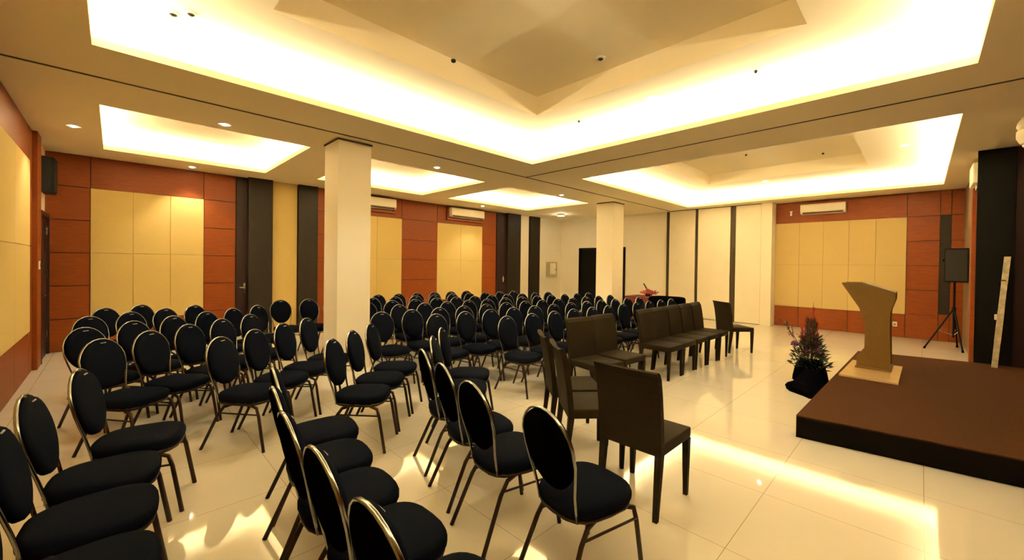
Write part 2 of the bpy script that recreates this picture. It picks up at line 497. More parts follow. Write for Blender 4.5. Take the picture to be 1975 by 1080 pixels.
# ------------------------------------------------------------------ ceiling lamps and fittings
def downlight(x, y, z, label, power=20, ang=95, r=.055):
    t = thing('downlight', label, 'downlight', (x, y, z), 0, 'recessed ceiling spotlights')
    bm = bmesh.new()
    lathe(bm, [(r*.72, -.001), (r, -.001), (r*1.35, -.004), (r*1.35, .004), (r*.72, .004)], 20)
    obj('trim_ring', bm, M['white'], t)
    bm = bmesh.new(); lathe(bm, [(r*.7, -.006), (r*.5, -.012), (.004, -.014)], 16)
    obj('lens', bm, M['lens'], t)
    l = bpy.data.lights.new('lamp', 'SPOT'); l.energy = power; l.color = SPOT_COL
    l.spot_size = R(ang); l.spot_blend = .6; l.shadow_soft_size = .04
    o = bpy.data.objects.new('lamp', l); COL.objects.link(o); o.parent = t; o.location = (0, 0, -.03)
    return t
DL = [
    (-.40, 8.16, H, 'small ceiling spotlight above the wall speaker corner, beside the left wall', 30),
    (1.04, 6.53, H, 'small ceiling spotlight between the partition track and the cove beside the square pillar', 30),
    (4.32, 6.44, H, 'small ceiling spotlight just behind the nearer square pillar', 30),
    (8.19, 6.54, H, 'small ceiling spotlight by the corner of the farthest small cove', 30),
    (1.07, 9.97, H, 'small ceiling spotlight over the gold fabric wall panel with three columns', 45),
    (8.15, 9.62, H, 'added small ceiling spotlight over the bright fabric panel under the wall unit', 40),  # unseen fitting, added to throw light on the rear fabric panel
    (4.87, 2.44, Z_UP, 'bright spotlight in the large cove ceiling near the partition track crossing', 40),
    (2.65, 4.59, Z_UP, 'bright spotlight in the long edge of the large cove above the chair rows', 40),
    (5.00, .20, Z_UP, 'bright spotlight in the large cove corner nearest the stage', 40),
    (9.70, .23, Z_UP, 'bright spotlight in the cove ceiling over the lectern bay', 40),
    (11.45, 2.75, Z_UP, 'faint small spotlight in the cove ceiling before the beige wall panels', 8),
]
for x, y, z, lb, p in DL: downlight(x, y, z, lb, p*1.4)
# surface box lamp in the far bay
t = thing('ceiling_lamp', 'small square box lamp on the ceiling before the white far corner', 'ceiling lamp', (11.25, 9.0, H))
obj('lamp_housing', boxbm(-.10, .10, -.10, .10, -.06, 0, bev=.006), M['white'], t)
obj('diffuser', boxbm(-.085, .085, -.085, .085, -.068, -.06), M['lens'], t)
l = bpy.data.lights.new('lamp', 'POINT'); l.energy = 5; l.color = SPOT_COL; l.shadow_soft_size = .08
o = bpy.data.objects.new('lamp', l); COL.objects.link(o); o.parent = t; o.location = (0, 0, -.15)

def detector(x, y, z, label, r=.03, m=None, cat='ceiling detector', ring=True):
    t = thing('ceiling_detector', label, cat, (x, y, z))
    if ring:
        bm = bmesh.new(); lathe(bm, [(r*1.9, 0), (r*1.9, -.008), (r*1.4, -.014), (r, -.014), (r, 0)], 18); obj('ring', bm, M['white'], t)
    bm = bmesh.new(); lathe(bm, [(r*.95, 0), (r*.95, -.02), (r*.5, -.03), (.003, -.032)], 14); obj('sensor', bm, M['darkhole'], t)
detector(.36, 4.62, Z_UP, 'dark small ceiling fitting in the large cove nearest the left wall', .032)
detector(.47, 4.50, Z_UP, 'pale ringed ceiling fitting next to the dark one, near the left wall', .028)
detector(2.80, 3.86, Z_UP+.22, 'dark ceiling fitting on the rim of the large recess, above the pillar side', .03, ring=False)
detector(4.02, 2.66, Z_REC, 'pale round detector in the raised centre of the large cove', .03)
detector(4.97, 1.30, Z_UP, 'tiny dark sprinkler in the large cove, stage side', .016, ring=False)
detector(4.91, 3.61, Z_UP, 'tiny dark sprinkler in the large cove corner over the track crossing', .016, ring=False)
detector(9.61, 2.67, Z_REC, 'tiny dark sprinkler in the raised centre of the cove over the lectern bay', .022, ring=False)
detector(10.54, 1.48, Z_REC, 'tiny dark sprinkler over the lectern bay, nearer the stage side wall', .022, ring=False)

# white dome on the ceiling at the stage side
t = thing('ceiling_dome', 'white ceiling-hung dome with chrome underside beside the black stage panel', 'dome camera', (7.5, -.92, H))
bm = bmesh.new(); lathe(bm, [(.09, 0), (.12, -.02), (.155, -.08), (.165, -.13), (.15, -.17)], 28); obj('dome_housing', bm, M['white'], t, True)
bm = bmesh.new(); lathe(bm, [(.15, -.17), (.165, -.19), (.165, -.26), (.14, -.32), (.12, -.335)], 28); obj('dome_ring', bm, M['wall_paint'], t, True)
bm = bmesh.new(); lathe(bm, [(.12, -.335), (.115, -.37), (.08, -.40), (.004, -.41)], 28); obj('dome_lens', bm, M['chrome'], t, True)

# ------------------------------------------------------------------ wall units
def wall_unit(axis, w, s, u0, u1, z0, z1, label, frame=True):
    cx = (u0+u1)/2
    loc = (cx, w+s*.022, z0) if axis == 'y' else (w+s*.022, cx, z0)
    # local: x along wall, y out of the wall (towards -y), z up
    rz = {('y', -1): 0, ('x', -1): PI/2*-1}[(axis, s)]
    t = thing('wall_air_conditioner', label, 'air conditioner', loc, rz, 'white wall units under the ceiling')
    L = (u1-u0)/2; h = z1-z0
    bm = bmesh.new(); prism(bm, [(0, 0), (-.17, .02), (-.205, .07), (-.205, h-.03), (-.18, h), (0, h)], 'x', -L, L)
    obj('housing', bm, M['white'], t)
    bm = bmesh.new(); box(bm, -L+.05, L-.05, -.202, -.17, .012, .045, .003); obj('air_outlet', bm, M['gap'], t)
    bm = bmesh.new(); box(bm, -L+.04, L-.04, -.212, -.204, .10, h-.05, .003); obj('front_flap', bm, M['white'], t)
    if frame:
        bm = bmesh.new()
        for a, b, c, d in ((-L-.07, -L-.01, -.09, h+.03), (L+.01, L+.07, -.09, h+.03), (-L-.01, L+.01, -.09, -.03)):
            box(bm, a, b, -.06, 0, c, d, .003)
        obj('surround', bm, M['wood'], t)
    return t
wall_unit('y', Y1, -1, 4.72, 5.50, 3.06, 3.34, 'white wall unit under the ceiling beside the nearer pillar')
wall_unit('y', Y1, -1, 7.36, 8.67, 3.05, 3.34, 'long white wall unit above the bright fabric panel on the rear wall')
wall_unit('x', X1, -1, 1.36, 2.30, 3.04, 3.30, 'white wall unit above the beige fabric panels behind the lectern', frame=False)

# small white sensor beside the unit on the right wall
t = thing('wall_sensor', 'tiny white wall sensor beside the white unit above the beige panels', 'sensor', (X1-.022, 2.54, 3.10))
obj('sensor_body', boxbm(-.03, 0, -.022, .022, -.06, .06, bev=.006), M['white'], t)
obj('sensor_bracket', boxbm(-.01, 0, -.035, .035, .055, .075, bev=.003), M['white'], t)
# socket lamp low on the same wall
t = thing('wall_socket', 'small bright socket plate low on the red-brown wall behind the lectern', 'wall socket', (X1-.022, .42, .30))
obj('plate', boxbm(-.012, 0, -.04, .04, -.055, .055, bev=.004), M['white'], t)
obj('cover', boxbm(-.018, -.012, -.025, .025, -.035, .035, bev=.003), M['chrome'], t)
# switch on the pier of the left wall
t = thing('wall_switch', 'small pale switch plate on the left wall pier', 'light switch', (X0+.07, 9.02, 1.50))
obj('plate', boxbm(0, .012, -.035, .035, -.06, .06, bev=.004), M['white'], t)
obj('rocker', boxbm(.012, .018, -.018, .018, -.03, .03, bev=.003), M['chrome'], t)
# box in the far bay
t = thing('wall_cabinet', 'beige metal box on the white wall of the far bay', 'electrical box', (12.32, Y1, 1.14))
obj('box_body', boxbm(-.26, .26, -.14, 0, 0, .58, bev=.01), M['boxgrey'], t)
obj('box_door', boxbm(-.17, .17, -.155, -.14, .10, .54, bev=.006), M['wall_paint'], t)
obj('box_lock', boxbm(.13, .16, -.165, -.155, .26, .32, bev=.003), M['gap'], t)
# grey-white lamp box high on the stage side wall
t = thing('wall_lamp', 'bright white box high on the stage side wall beside the black panel', 'wall lamp', (9.95, -.63, 2.98))
obj('lamp_body', boxbm(-.30, .30, 0, .08, 0, .33, bev=.02), M['white'], t)
obj('lamp_bracket', boxbm(-.05, .05, 0, .03, -.08, 0, bev=.004), M['chrome'], t)

# wall speaker in the left corner
t = thing('wall_speaker', 'black loudspeaker mounted high on the left wall above the dark door', 'loudspeaker', (X0+.02, 9.85, 2.64))
bm = bmesh.new(); prism(bm, [(.02, -.22), (.12, -.19), (.15, -.15), (.15, .15), (.12, .19), (.02, .22)], 'z', 0, .56)
obj('cabinet', bm, M['speaker'], t)
bm = bmesh.new(); prism(bm, [(.14, -.15), (.165, -.10), (.172, 0), (.165, .10), (.14, .15)], 'z', .03, .53); obj('grille', bm, M['grille'], t)
obj('wall_bracket', boxbm(0, .06, -.05, .05, .2, .38, bev=.004), M['speaker'], t)

# ------------------------------------------------------------------ stage
t = thing('stage_platform', 'low brown carpeted stage with black sides under the lectern', 'stage', (0, 0, 0))
SP = [(4.61, .81), (9.00, .73), (9.28, -.60), (9.28, -3.38), (5.12, -3.38)]
bm = bmesh.new(); prism(bm, SP, 'z', 0, .198)
obj('skirt', bm, M['stage_side'], t)
def inset(P, d):
    c = Vector((sum(p[0] for p in P)/len(P), sum(p[1] for p in P)/len(P)))
    return [(p[0]+d*(1 if p[0] > c.x else -1), p[1]+d*(1 if p[1] > c.y else -1)) for p in P]
bm = bmesh.new(); prism(bm, SP, 'z', .198, .21)
obj('carpet_top', bm, M['stage_top'], t)

# ------------------------------------------------------------------ lectern, faces the chairs (+y)
t = thing('lectern', 'tall tan lectern with a slanted wedge top standing on the stage', 'lectern', (7.35, .44, .21))
prof = [(.345, 1.155), (.345, 1.174), (.15, 1.176), (-.212, 1.045), (-.212, .965), (-.165, .80), (-.158, .62), (-.168, .32), (-.172, .03), (.172, .03),
        (.170, .15), (.092, .27), (.090, .50), (.10, .62), (.155, .83)]
bm = bmesh.new()
prism(bm, prof[:], 'x', 0, .045); obj('side_panel', bm, M['lect'], t)
bm = bmesh.new(); prism(bm, prof[:], 'x', .455, .50); obj('side_panel', bm, M['lect'], t)
inner = [(.33, 1.145), (.33, 1.16), (.15, 1.162), (-.195, 1.038), (-.195, .97), (-.15, .80), (-.143, .62), (-.153, .32), (-.157, .03), (.157, .03),
         (.155, .15), (.077, .27), (.075, .50), (.085, .62), (.14, .83)]
bm = bmesh.new(); prism(bm, inner, 'x', .045, .455); obj('body_panel', bm, M['lect'], t)
bm = bmesh.new()
rot = Matrix.Rotation(math.atan2(1.176-1.045, .362), 3, 'X')
box(bm, -.005, .505, -.19, .19, 0, .014, .003)
bmesh.ops.rotate(bm, cent=(0, 0, 0), matrix=rot, verts=bm.verts)
bmesh.ops.translate(bm, vec=(0, -.031, 1.112), verts=bm.verts)
obj('reading_top', bm, M['lect'], t)
bm = bmesh.new(); box(bm, -.02, .52, -.185, .185, 0.0, .03, .004); obj('foot', bm, M['lect'], t)
t.location.z = .235
t = thing('lectern_plinth', 'pale glossy board lying on the stage under the lectern', 'plinth', (0, 0, .21))
bm = bmesh.new(); prism(bm, [(6.72, .73), (6.72, .17), (7.92, .16), (7.92, .70)], 'z', 0, .024)
obj('board_top', bm, M['plinth'], t)
bm = bmesh.new(); prism(bm, [(6.74, .71), (6.74, .19), (7.90, .18), (7.90, .68)], 'z', -.0, .004)
obj('board_underside', bm, M['lect'], t)

# ------------------------------------------------------------------ flowers beside the stage
rnd = random.Random(3)
def leaf(bm, p, d, L, wd, mi=0):
    d = Vector(d).normalized(); s = d.cross(Vector((0, 0, 1)))
    if s.length < .1: s = Vector((1, 0, 0))
    s.normalize(); s = Matrix.Rotation(rnd.uniform(-1.2, 1.2), 3, d) @ s
    p = Vector(p)
    a = bm.verts.new(p); b = bm.verts.new(p+d*L*.5+s*wd); c = bm.verts.new(p+d*L); e = bm.verts.new(p+d*L*.5-s*wd)
    f = bm.faces.new((a, b, c, e)); f.material_index = mi

t = thing('black_cloth', 'black cloth heaped on the floor against the stage edge', 'cloth', (6.50, 1.02, 0))
rings = []
path = [((-.42, -.13), .05, .03), ((-.36, -.11), .09, .09), ((-.24, -.02), .18, .12), ((-.12, .03), .21, .13), ((.02, .01), .19, .13), ((.10, 0), .19, .20), ((.20, 0), .17, .25), ((.26, 0), .13, .20), ((.28, 0), .05, .1)]
bm = bmesh.new()
n = 28
rr2 = random.Random(11)
for (cx, cy), w_, h_ in path:
    ring = []
    for k in range(n):
        a = PI*k/(n-1)
        wob = 1+.07*math.sin(6*a+cx*11)+rr2.uniform(-.03, .03)
        ring.append((cx+.012*math.sin(7*a), cy-math.cos(a)*w_*wob, max(0, math.sin(a)*h_*wob)))
    rings.append(ring)
loft(bm, rings)
obj('cloth_folds', bm, M['cloth'], t, True)
bm = bmesh.new()
ringsb = []
for f in (0, .5, 1):
    ringsb.append([(.24*math.cos(2*PI*k/26)*(1+.08*math.sin(k*1.7))*(1-.1*f)-.04, -.0+.15*math.sin(2*PI*k/26)*(1+.15*math.sin(k*2.3))*(1-.2*f), .02*f+.002) for k in range(26)])
loft(bm, ringsb); obj('cloth_hem', bm, M['cloth'], t)

t = thing('flower_arrangement', 'dark flower arrangement with purple blooms and a tall red spike beside the stage', 'flower arrangement', (7.02, 1.08, .26))
bm = bmesh.new()
loft(bm, [[(r_*math.cos(2*PI*k/30)*(1+.10*math.sin(k*2.1)), r_*.85*math.sin(2*PI*k/30)*(1+.10*math.cos(k*1.7)), z) for k in range(30)]
          for z, r_ in ((-.26, .235), (-.20, .23), (-.10, .21), (0, .18), (.04, .14))])
obj('cloth_wrap', bm, M['cloth'], t, True)
bm = bmesh.new(); lathe(bm, [(.10, -.26), (.13, -.2), (.15, -.02), (.13, .02), (.12, -.02), (.02, -.03)], 18); obj('flower_pot', bm, M['speaker'], t)
bm = bmesh.new()
for k in range(900):
    a = rnd.uniform(0, 2*PI); q = rnd.random(); h = rnd.uniform(0, .42)
    r_ = .25*(1-h/.62)*math.sqrt(q)
    leaf(bm, (r_*math.cos(a), r_*math.sin(a), h-.06), (math.cos(a), math.sin(a), rnd.uniform(-.1, 1.3)), rnd.uniform(.04, .10), rnd.uniform(.006, .014))
obj('dark_leaves', bm, M['green'], t)
bm = bmesh.new()
for k in range(420):
    a = rnd.uniform(0, 2*PI); h = rnd.uniform(.1, .60)
    r_ = .13*(1-h/.72)*math.sqrt(rnd.random())
    leaf(bm, (r_*math.cos(a), r_*math.sin(a), h-.04), (math.cos(a)*.4, math.sin(a)*.4, 1), rnd.uniform(.05, .13), rnd.uniform(.005, .011))
obj('brown_foliage', bm, M['brownleaf'], t)
for cx, cy, cz, n_ in ((-.10, .17, .27, 70), (-.02, .19, .24, 60), (.02, .04, .26, 60), (-.05, -.06, .30, 40), (-.12, .02, .18, 40), (-.1, -.1, .2, 30)):
    bm = bmesh.new()
    bmesh.ops.create_icosphere(bm, subdivisions=1, radius=.022, matrix=Matrix.Translation((cx, cy, cz)))
    for k in range(n_):
        v = Vector((rnd.gauss(0, 1), rnd.gauss(0, 1), rnd.gauss(0, .8))).normalized()*.018
        leaf(bm, Vector((cx, cy, cz))+v, v+Vector((0, 0, .005)), .035, .009)
    obj('purple_bloom', bm, M['purple'], t)
bm = bmesh.new()
for (x, y, h, r_) in ((.0, -.02, .86, .009), (.02, .06, .66, .006), (-.02, .10, .58, .006), (.03, -.06, .62, .006)):
    tube(bm, [(x, y, .1), (x*1.1, y*1.1, h*.6), (x, y, h)], [r_, r_*.8, r_*.25], 6)
    for k in range(60):
        z = rnd.uniform(h*.45, h*.88); w2 = .022*(1-(z/h)**3)
        leaf(bm, (x+rnd.uniform(-w2, w2), y+rnd.uniform(-w2, w2), z), (rnd.uniform(-.3, .3), rnd.uniform(-.3, .3), 1), .06, .006)
obj('red_spike', bm, M['redpetal'], t)
bm = bmesh.new()
for pts in ([(0, .12, .2), (-.03, .24, .40), (-.04, .29, .52), (-.03, .38, .60)], [(-.02, .10, .2), (-.05, .20, .38), (-.05, .22, .50)], [(0, .2, .34), (0, .27, .46), (0, .30, .56)]):
    tube(bm, pts, .004, 5)
    for p in pts[1:]:
        for k in range(8): leaf(bm, Vector(p)+Vector((rnd.gauss(0, .012), rnd.gauss(0, .018), rnd.gauss(0, .012))), (rnd.uniform(-1, 1), rnd.uniform(-1, 1), rnd.uniform(-1, 1)), .03, .008)
obj('curling_twig', bm, M['brownleaf'], t)

# ------------------------------------------------------------------ loudspeaker on tripod behind the stage
t = thing('speaker_stand', 'black tripod stand carrying the loudspeaker behind the stage', 'speaker stand', (12.05, -.48, 0))
obj('pole', tubebm([(0, 0, .25), (0, 0, 1.36)], .018, 10), M['speaker'], t)
obj('collar', tubebm([(0, 0, .78), (0, 0, .86)], .032, 12), M['speaker'], t)
for a in (122, 200, 350):
    c, s_ = math.cos(R(a)), math.sin(R(a))
    ln = {122: .48, 200: .34, 350: .42}[a]
    lg = obj('leg', tubebm([(.02*c, .02*s_, .80), (ln*c, ln*s_, .02)], .014, 8), M['speaker'], t)
    obj('rubber_foot', tubebm([(ln*c*.98, ln*s_*.98, .04), (ln*c*1.01, ln*s_*1.01, 0.0)], .018, 8), M['vinyl'], lg)
    obj('brace', tubebm([(.018*c, .018*s_, .30), (ln*.55*c, ln*.55*s_, .40)], .009, 6), M['chrome'], t)
t = thing('loudspeaker', 'black box loudspeaker on the tripod stand behind the stage', 'loudspeaker', (12.05, -.48, 1.36), R(3))
bm = bmesh.new(); prism(bm, [(-.19, .165), (.17, .12), (.17, -.12), (-.19, -.165)], 'z', 0, .68)
obj('cabinet', bm, M['speaker'], t)
obj('grille', boxbm(-.205, -.19, -.152, .152, .03, .65, bev=.006), M['grille'], t)
obj('carry_handle', boxbm(-.03, .08, .135, .16, .42, .46, bev=.006), M['vinyl'], t)

# whitewashed board leaning on the black panel
t = thing('leaning_board', 'narrow weathered white board leaning against the black stage panel', 'board', (9.02, -.765, .21))
bm = bmesh.new()
sh = lambda z: (.20*z/1.6, -.115*z/1.6)
rings = []
for z in (0, .35, .37, .8, .82, 1.2, 1.22, 1.6):
    dx, dy = sh(z); w2 = .029+(.002 if z in (.37, .8, 1.22, 1.6) else 0)
    rings.append([(dx-.012, dy-w2, z), (dx+.012, dy-w2, z), (dx+.012, dy+w2, z), (dx-.012, dy+w2, z)])
loft(bm, rings); obj('plank', bm, M['board'], t)
bm = bmesh.new(); dx, dy = sh(.72); box(bm, dx-.02, dx+.02, dy+.03, dy+.055, .68, .76, .006); obj('hook', bm, M['white'], t)
bm = bmesh.new(); dx, dy = sh(1.26); box(bm, dx-.016, dx-.010, dy-.01, dy+.045, 1.245, 1.26); obj('slot', bm, M['darkhole'], t)

# ------------------------------------------------------------------ tables by the partition
t = thing('side_table', 'table with a dark red cloth by the far pillar', 'table', (10.75, 5.55, 0))
bm = bmesh.new()
rr3 = []
for z, g in ((.755, 0), (.75, .01), (.40, .03), (.02, .05)):
    ring = []
    for k in range(40):
        a = 2*PI*k/40
        ca, sa = math.cos(a), math.sin(a)
        q = max(abs(ca), abs(sa))
        fold = g*(.5+.5*math.sin(a*14))
        ring.append(((.38/q)*ca*(1+fold), (.38/q)*sa*(1+fold), z))
    rr3.append(ring)
loft(bm, rr3[::-1]); obj('red_cloth', bm, M['redcloth'], t)
obj('tabletop', boxbm(-.37, .37, -.37, .37, .72, .745), M['wood_dark'], t)
for x in (-.3, .3):
    for y in (-.3, .3): obj('leg', boxbm(x-.02, x+.02, y-.02, y+.02, 0, .72), M['leg'], t)
t = thing('pink_flowers', 'pink flower arrangement with a dark branch on the red-clothed table', 'flower arrangement', (10.70, 5.40, .755))
bm = bmesh.new(); lathe(bm, [(.06, 0), (.08, .05), (.07, .08), (.01, .08)], 14); obj('flower_bowl', bm, M['wine'], t)
bm = bmesh.new()
for k in range(420):
    a = rnd.uniform(0, 2*PI); q = math.sqrt(rnd.random())
    x, y = .16*q*math.cos(a), .20*q*math.sin(a)
    leaf(bm, (x, y, .07+rnd.uniform(0, .13)*(1-q*.7)), (x, y, rnd.uniform(0, .3)), rnd.uniform(.03, .06), .014)
obj('pink_petals', bm, M['pink'], t)
bm = bmesh.new(); tube(bm, [(0, -.12, .04), (0, .02, .19), (0, .13, .36)], [.02, .024, .018], 7)
obj('dark_branch', bm, M['brownleaf'], t)
bm = bmesh.new()
for k in range(160): leaf(bm, (rnd.uniform(-.12, .12), rnd.uniform(-.25, .05), rnd.uniform(.04, .15)), (rnd.uniform(-1, 1), rnd.uniform(-1, .5), rnd.uniform(0, .8)), .08, .01)
obj('branch_leaves', bm, M['redpetal'], t)

t = thing('draped_table', 'long black-draped table with rounded end behind the brown chair row', 'table', (10.2, 4.62, 0))
bm = bmesh.new()
rr4 = []
for z, g, sc in ((.82, 0, .80), (.81, 0, .93), (.77, 0, 1.0), (.4, .02, 1.02), (.01, .035, 1.05)):
    ring = []
    for k in range(48):
        a = 2*PI*k/48; ca, sa = math.cos(a), math.sin(a)
        p_ = 4
        q = (abs(ca)**p_+abs(sa)**p_)**(1/p_)
        f_ = 1+g*(.5+.5*math.sin(a*18))
        ring.append((.32*sc*ca/q*f_, .62*sc*sa/q*f_, z))
    rr4.append([(a_, b_*.68, min(c_, .82)-(.0 if c_ < .85 else 0)) for a_, b_, c_ in ring])
loft(bm, rr4[::-1]); obj('black_drape', bm, M['cloth'], t, True)
obj('tabletop', boxbm(-.24, .24, -.34, .34, .72, .76), M['wood_dark'], t)
for x in (-.22, .22):
    for y in (-.3, .3): obj('leg', tubebm([(x, y, 0), (x, y, .72)], .015, 8), M['leg'], t)

# ------------------------------------------------------------------ round-backed banquet chair (local +x is forward)
def sgnp(v, p): return math.copysign(abs(v)**p, v)
def seat_outline(sc, z, n=32, grow=0.0):
    out = []
    for k in range(n):
        a = 2*PI*k/n
        x = sgnp(math.cos(a), .62)*.215; y = sgnp(math.sin(a), .62)*.198
        y *= 1+.10*(x/.215)
        if x > 0: x += .015*(1-(y/.22)**2)
        out.append((x*sc, y*sc, z))
    return out
def back_pt(wd, s, off=0.0):
    """point in the leaning back plane: wd sideways, s up along the back from seat level, off forward"""
    lean = R(12.5)
    return (-.185-math.sin(lean)*s+math.cos(lean)*off, wd, .44+math.cos(lean)*s+math.sin(lean)*off)

def make_banquet_chair():
    t = bpy.data.objects.new('banquet_chair', None); COL.objects.link(t); t.empty_display_size = .1
    bm = bmesh.new()
    loft(bm, [seat_outline(.90, .402), seat_outline(.97, .408), seat_outline(1.0, .425), seat_outline(1.0, .448), seat_outline(.965, .466),
              seat_outline(.87, .477), seat_outline(.6, .484), seat_outline(.2, .486)])
    obj('seat', bm, M['fabric'], t, True)
    bm = bmesh.new(); tube(bm, [(x*.93, y*.93, .393) for x, y, z in seat_outline(1, 0, 20)], .010, 6, closed=True)
    obj('seat_frame', bm, M['leg'], t, True)
    # oval pad, front fabric and vinyl back shell
    def oval(sc, off, n=28):
        out = []
        for k in range(n):
            a = 2*PI*k/n
            sx_ = math.sin(a)
            wd = .167*math.cos(a)*(1+.06*sx_)
            out.append(back_pt(wd*sc, .280+.203*sx_*sc, off))
        return out
    bm = bmesh.new()
    loft(bm, [oval(1.0, .004), oval(1.0, .016), oval(.95, .028), oval(.8, .036), oval(.4, .041), oval(.1, .042)], capa=True)
    bp = obj('backrest', bm, M['fabric'], t, True)
    bm = bmesh.new()
    loft(bm, [oval(1.0, .003), oval(1.0, -.008), oval(.94, -.016), oval(.7, -.021), oval(.2, -.023)])
    o = obj('back_shell', bm, M['vinyl'], t, True); o['label'] = 'smooth black rear shell'
    # hoop
    pts = [back_pt(.135, -.05), back_pt(.137, .02), back_pt(.145, .09), back_pt(.163, .17), back_pt(.178, .25)]
    for k in range(1, 12):
        a = PI*k/12
        pts.append(back_pt(.183*math.cos(a), .285+.208*math.sin(a)))
    pts += [(x, -y, z) for x, y, z in [pts[4], pts[3], pts[2], pts[1], pts[0]]]
    bm = bmesh.new(); tube(bm, pts, .0054, 10, sx=1.6, side=(1, 0, .2))
    o = obj('back_hoop', bm, M['frame'], t, True); o['label'] = 'shiny bronze hoop tube'
    bm = bmesh.new(); tube(bm, [back_pt(-.022, .455, .030), back_pt(.022, .455, .030)], .007, 6, sx=.6)
    o = obj('hand_grip', bm, M['grip'], t, True); o['label'] = 'pale hand grip at the pad top'
    for s in (-1, 1):
        bm = bmesh.new(); tube(bm, [(.10, s*.165, .395), (.185, s*.180, .365), (.205, s*.183, .30), (.255, s*.190, .0)], .0115, 8, sx=1.15)
        obj('leg', bm, M['leg'], t, True)
        bm = bmesh.new(); tube(bm, [(-.02, s*.150, .395), (-.12, s*.152, .36), (-.17, s*.156, .29), (-.30, s*.178, .0)], .0115, 8, sx=1.15)
        obj('leg', bm, M['leg'], t, True)
        bm = bmesh.new(); tube(bm, [(-.16, s*.158, .31), (.20, s*.188, .31)], .007, 6)
        obj('stretcher', bm, M['leg'], t, True)
    return t

def make_brown_chair():
    """high-backed, fully covered side chair with square tapered legs"""
    t = bpy.data.objects.new('upholstered_chair', None); COL.objects.link(t); t.empty_display_size = .1
    bm = bmesh.new(); box(bm, -.20, .235, -.225, .225, .40, .475, .012); obj('seat', bm, M['hc'], t, True)
    # curved, slightly reclining back slab with a rolled top
    bm = bmesh.new()
    rings = []
    n = 10
    prof = [(.40, -.205), (.50, -.212), (.65, -.228), (.80, -.250), (.90, -.272), (.937, -.290), (.95, -.305)]
    for z, x in prof:
        ring = []
        th = .045 if z < .93 else .035 if z < .95 else .022
        hw = .225+.008*(z-.4)
        for k in range(n+1):
            y = -hw+2*hw*k/n
            cv = -.020*(1-(y/hw)**2)*min(1, (z-.4)/.3)
            ring.append((x+cv+th/2, y, z))
        for k in range(n, -1, -1):
            y = -hw+2*hw*k/n
            cv = -.020*(1-(y/hw)**2)*min(1, (z-.4)/.3)
            ring.append((x+cv-th/2, y, z+(.0 if z < .93 else -.006)))
        rings.append(ring)
    loft(bm, rings); obj('backrest', bm, M['hc'], t)
    for s in (-1, 1):
        bm = bmesh.new()
        for (xa, xb) in ((.212, .205),):
            loft(bm, [[(xa-.022, s*.202-.022, .40), (xa+.022, s*.202-.022, .40), (xa+.022, s*.202+.022, .40), (xa-.022, s*.202+.022, .40)],
                      [(xb-.014, s*.205-.014, 0), (xb+.014, s*.205-.014, 0), (xb+.014, s*.205+.014, 0), (xb-.014, s*.205+.014, 0)]])
        obj('leg', bm, M['hc'], t)
        bm = bmesh.new()
        loft(bm, [[(-.228, s*.202-.022, .40), (-.182, s*.202-.022, .40), (-.182, s*.202+.022, .40), (-.228, s*.202+.022, .40)],
                  [(-.262, s*.202-.015, 0), (-.232, s*.202-.015, 0), (-.232, s*.202+.015, 0), (-.262, s*.202+.015, 0)]])
        obj('leg', bm, M['hc'], t)
    return t

protos = {'r': make_banquet_chair(), 'b': make_brown_chair()}
KIDS = {k: list(v.children) for k, v in protos.items()}
used = set()
def place(kind, x, y, head, label, group):
    p = protos[kind]
    if kind not in used:
        used.add(kind); r = p
    else:
        r = p.copy(); COL.objects.link(r)
        for ch in KIDS[kind]:
            c = ch.copy(); COL.objects.link(c); c.parent = r
    r.location = (x, y, 0); r.rotation_euler = (0, 0, R(head))
    tag(r, label, 'chair', group)
    return r
ORD = ['first', 'second', 'third', 'fourth', 'fifth', 'sixth', 'seventh', 'eighth', 'ninth', 'tenth', 'eleventh', 'twelfth', 'thirteenth', 'fourteenth', 'fifteenth', 'sixteenth', 'seventeenth']
TOP = .29   # the top of the back lies this far behind the seat centre
def by_top(x, y, head, label, group):
    return place('r', x+TOP*math.cos(R(head)), y+TOP*math.sin(R(head)), head, label, group)

# row beside the left wall, nearest the camera (back tops x, y, heading)
G = 'round-backed chairs in the row beside the left wall'
for (x, y, h), lb in zip([(-.34, 3.58, -16), (-.32, 3.10, -8), (-.36, 2.62, -4), (-.38, 2.13, -2)],
    ['black round-backed chair at the far end of the row beside the left wall',
     'black round-backed chair with pale grip, second from the far end beside the left wall',
     'black round-backed chair, third in the row beside the left wall, cut by the picture edge',
     'black round-backed chair beside the left wall, only its seat showing at the picture bottom']):
    if y == 3.58: x, y = -.16, 3.62
    by_top(x, y, h, lb, G)
G = 'round-backed chairs in the middle row near the camera'
for (x, y, h), lb in zip([(.72, 2.90, -9), (.61, 2.45, -6), (.54, 2.00, -3), (.52, 1.545, 0), (.51, 1.085, 1)],
    ['black chair seen edge-on, farthest of the five touching seats in the middle near row',
     'black chair, second seat from the far end of the middle near row',
     'black chair, third seat of five in the middle near row, back hidden edge-on',
     'black chair with broad bronze-edged back, fourth of the middle near row',
     'black chair at the picture bottom, closest of the middle near row, bronze hoop']):
    by_top(x, y, h, lb, G)
G = 'round-backed chairs in the row behind the near brown chair'
for (x, y, h), lb in zip([(1.45, 1.26, -8), (1.46, 1.82, -8), (1.58, 2.28, -14), (1.73, 2.76, -18), (2.11, 3.20, -42), (2.45, 3.55, -47)],
    ['black round-backed chair with glossy rear shell, directly before the near brown chair',
     'black chair seen from behind, next to the glossy-backed one, heading the touching seats',
     'black chair seen edge-on, two seats beyond the glossy-backed one',
     'black chair mostly hidden behind the edge-on chair in the near row by brown chairs',
     'black chair with dark seat showing above the near row, second from its far end',
     'black chair at the far end of the curved row beside the brown chairs']):
    by_top(x, y, h, lb, G)
G = 'round-backed chairs in the short row of three before the nearer pillar'
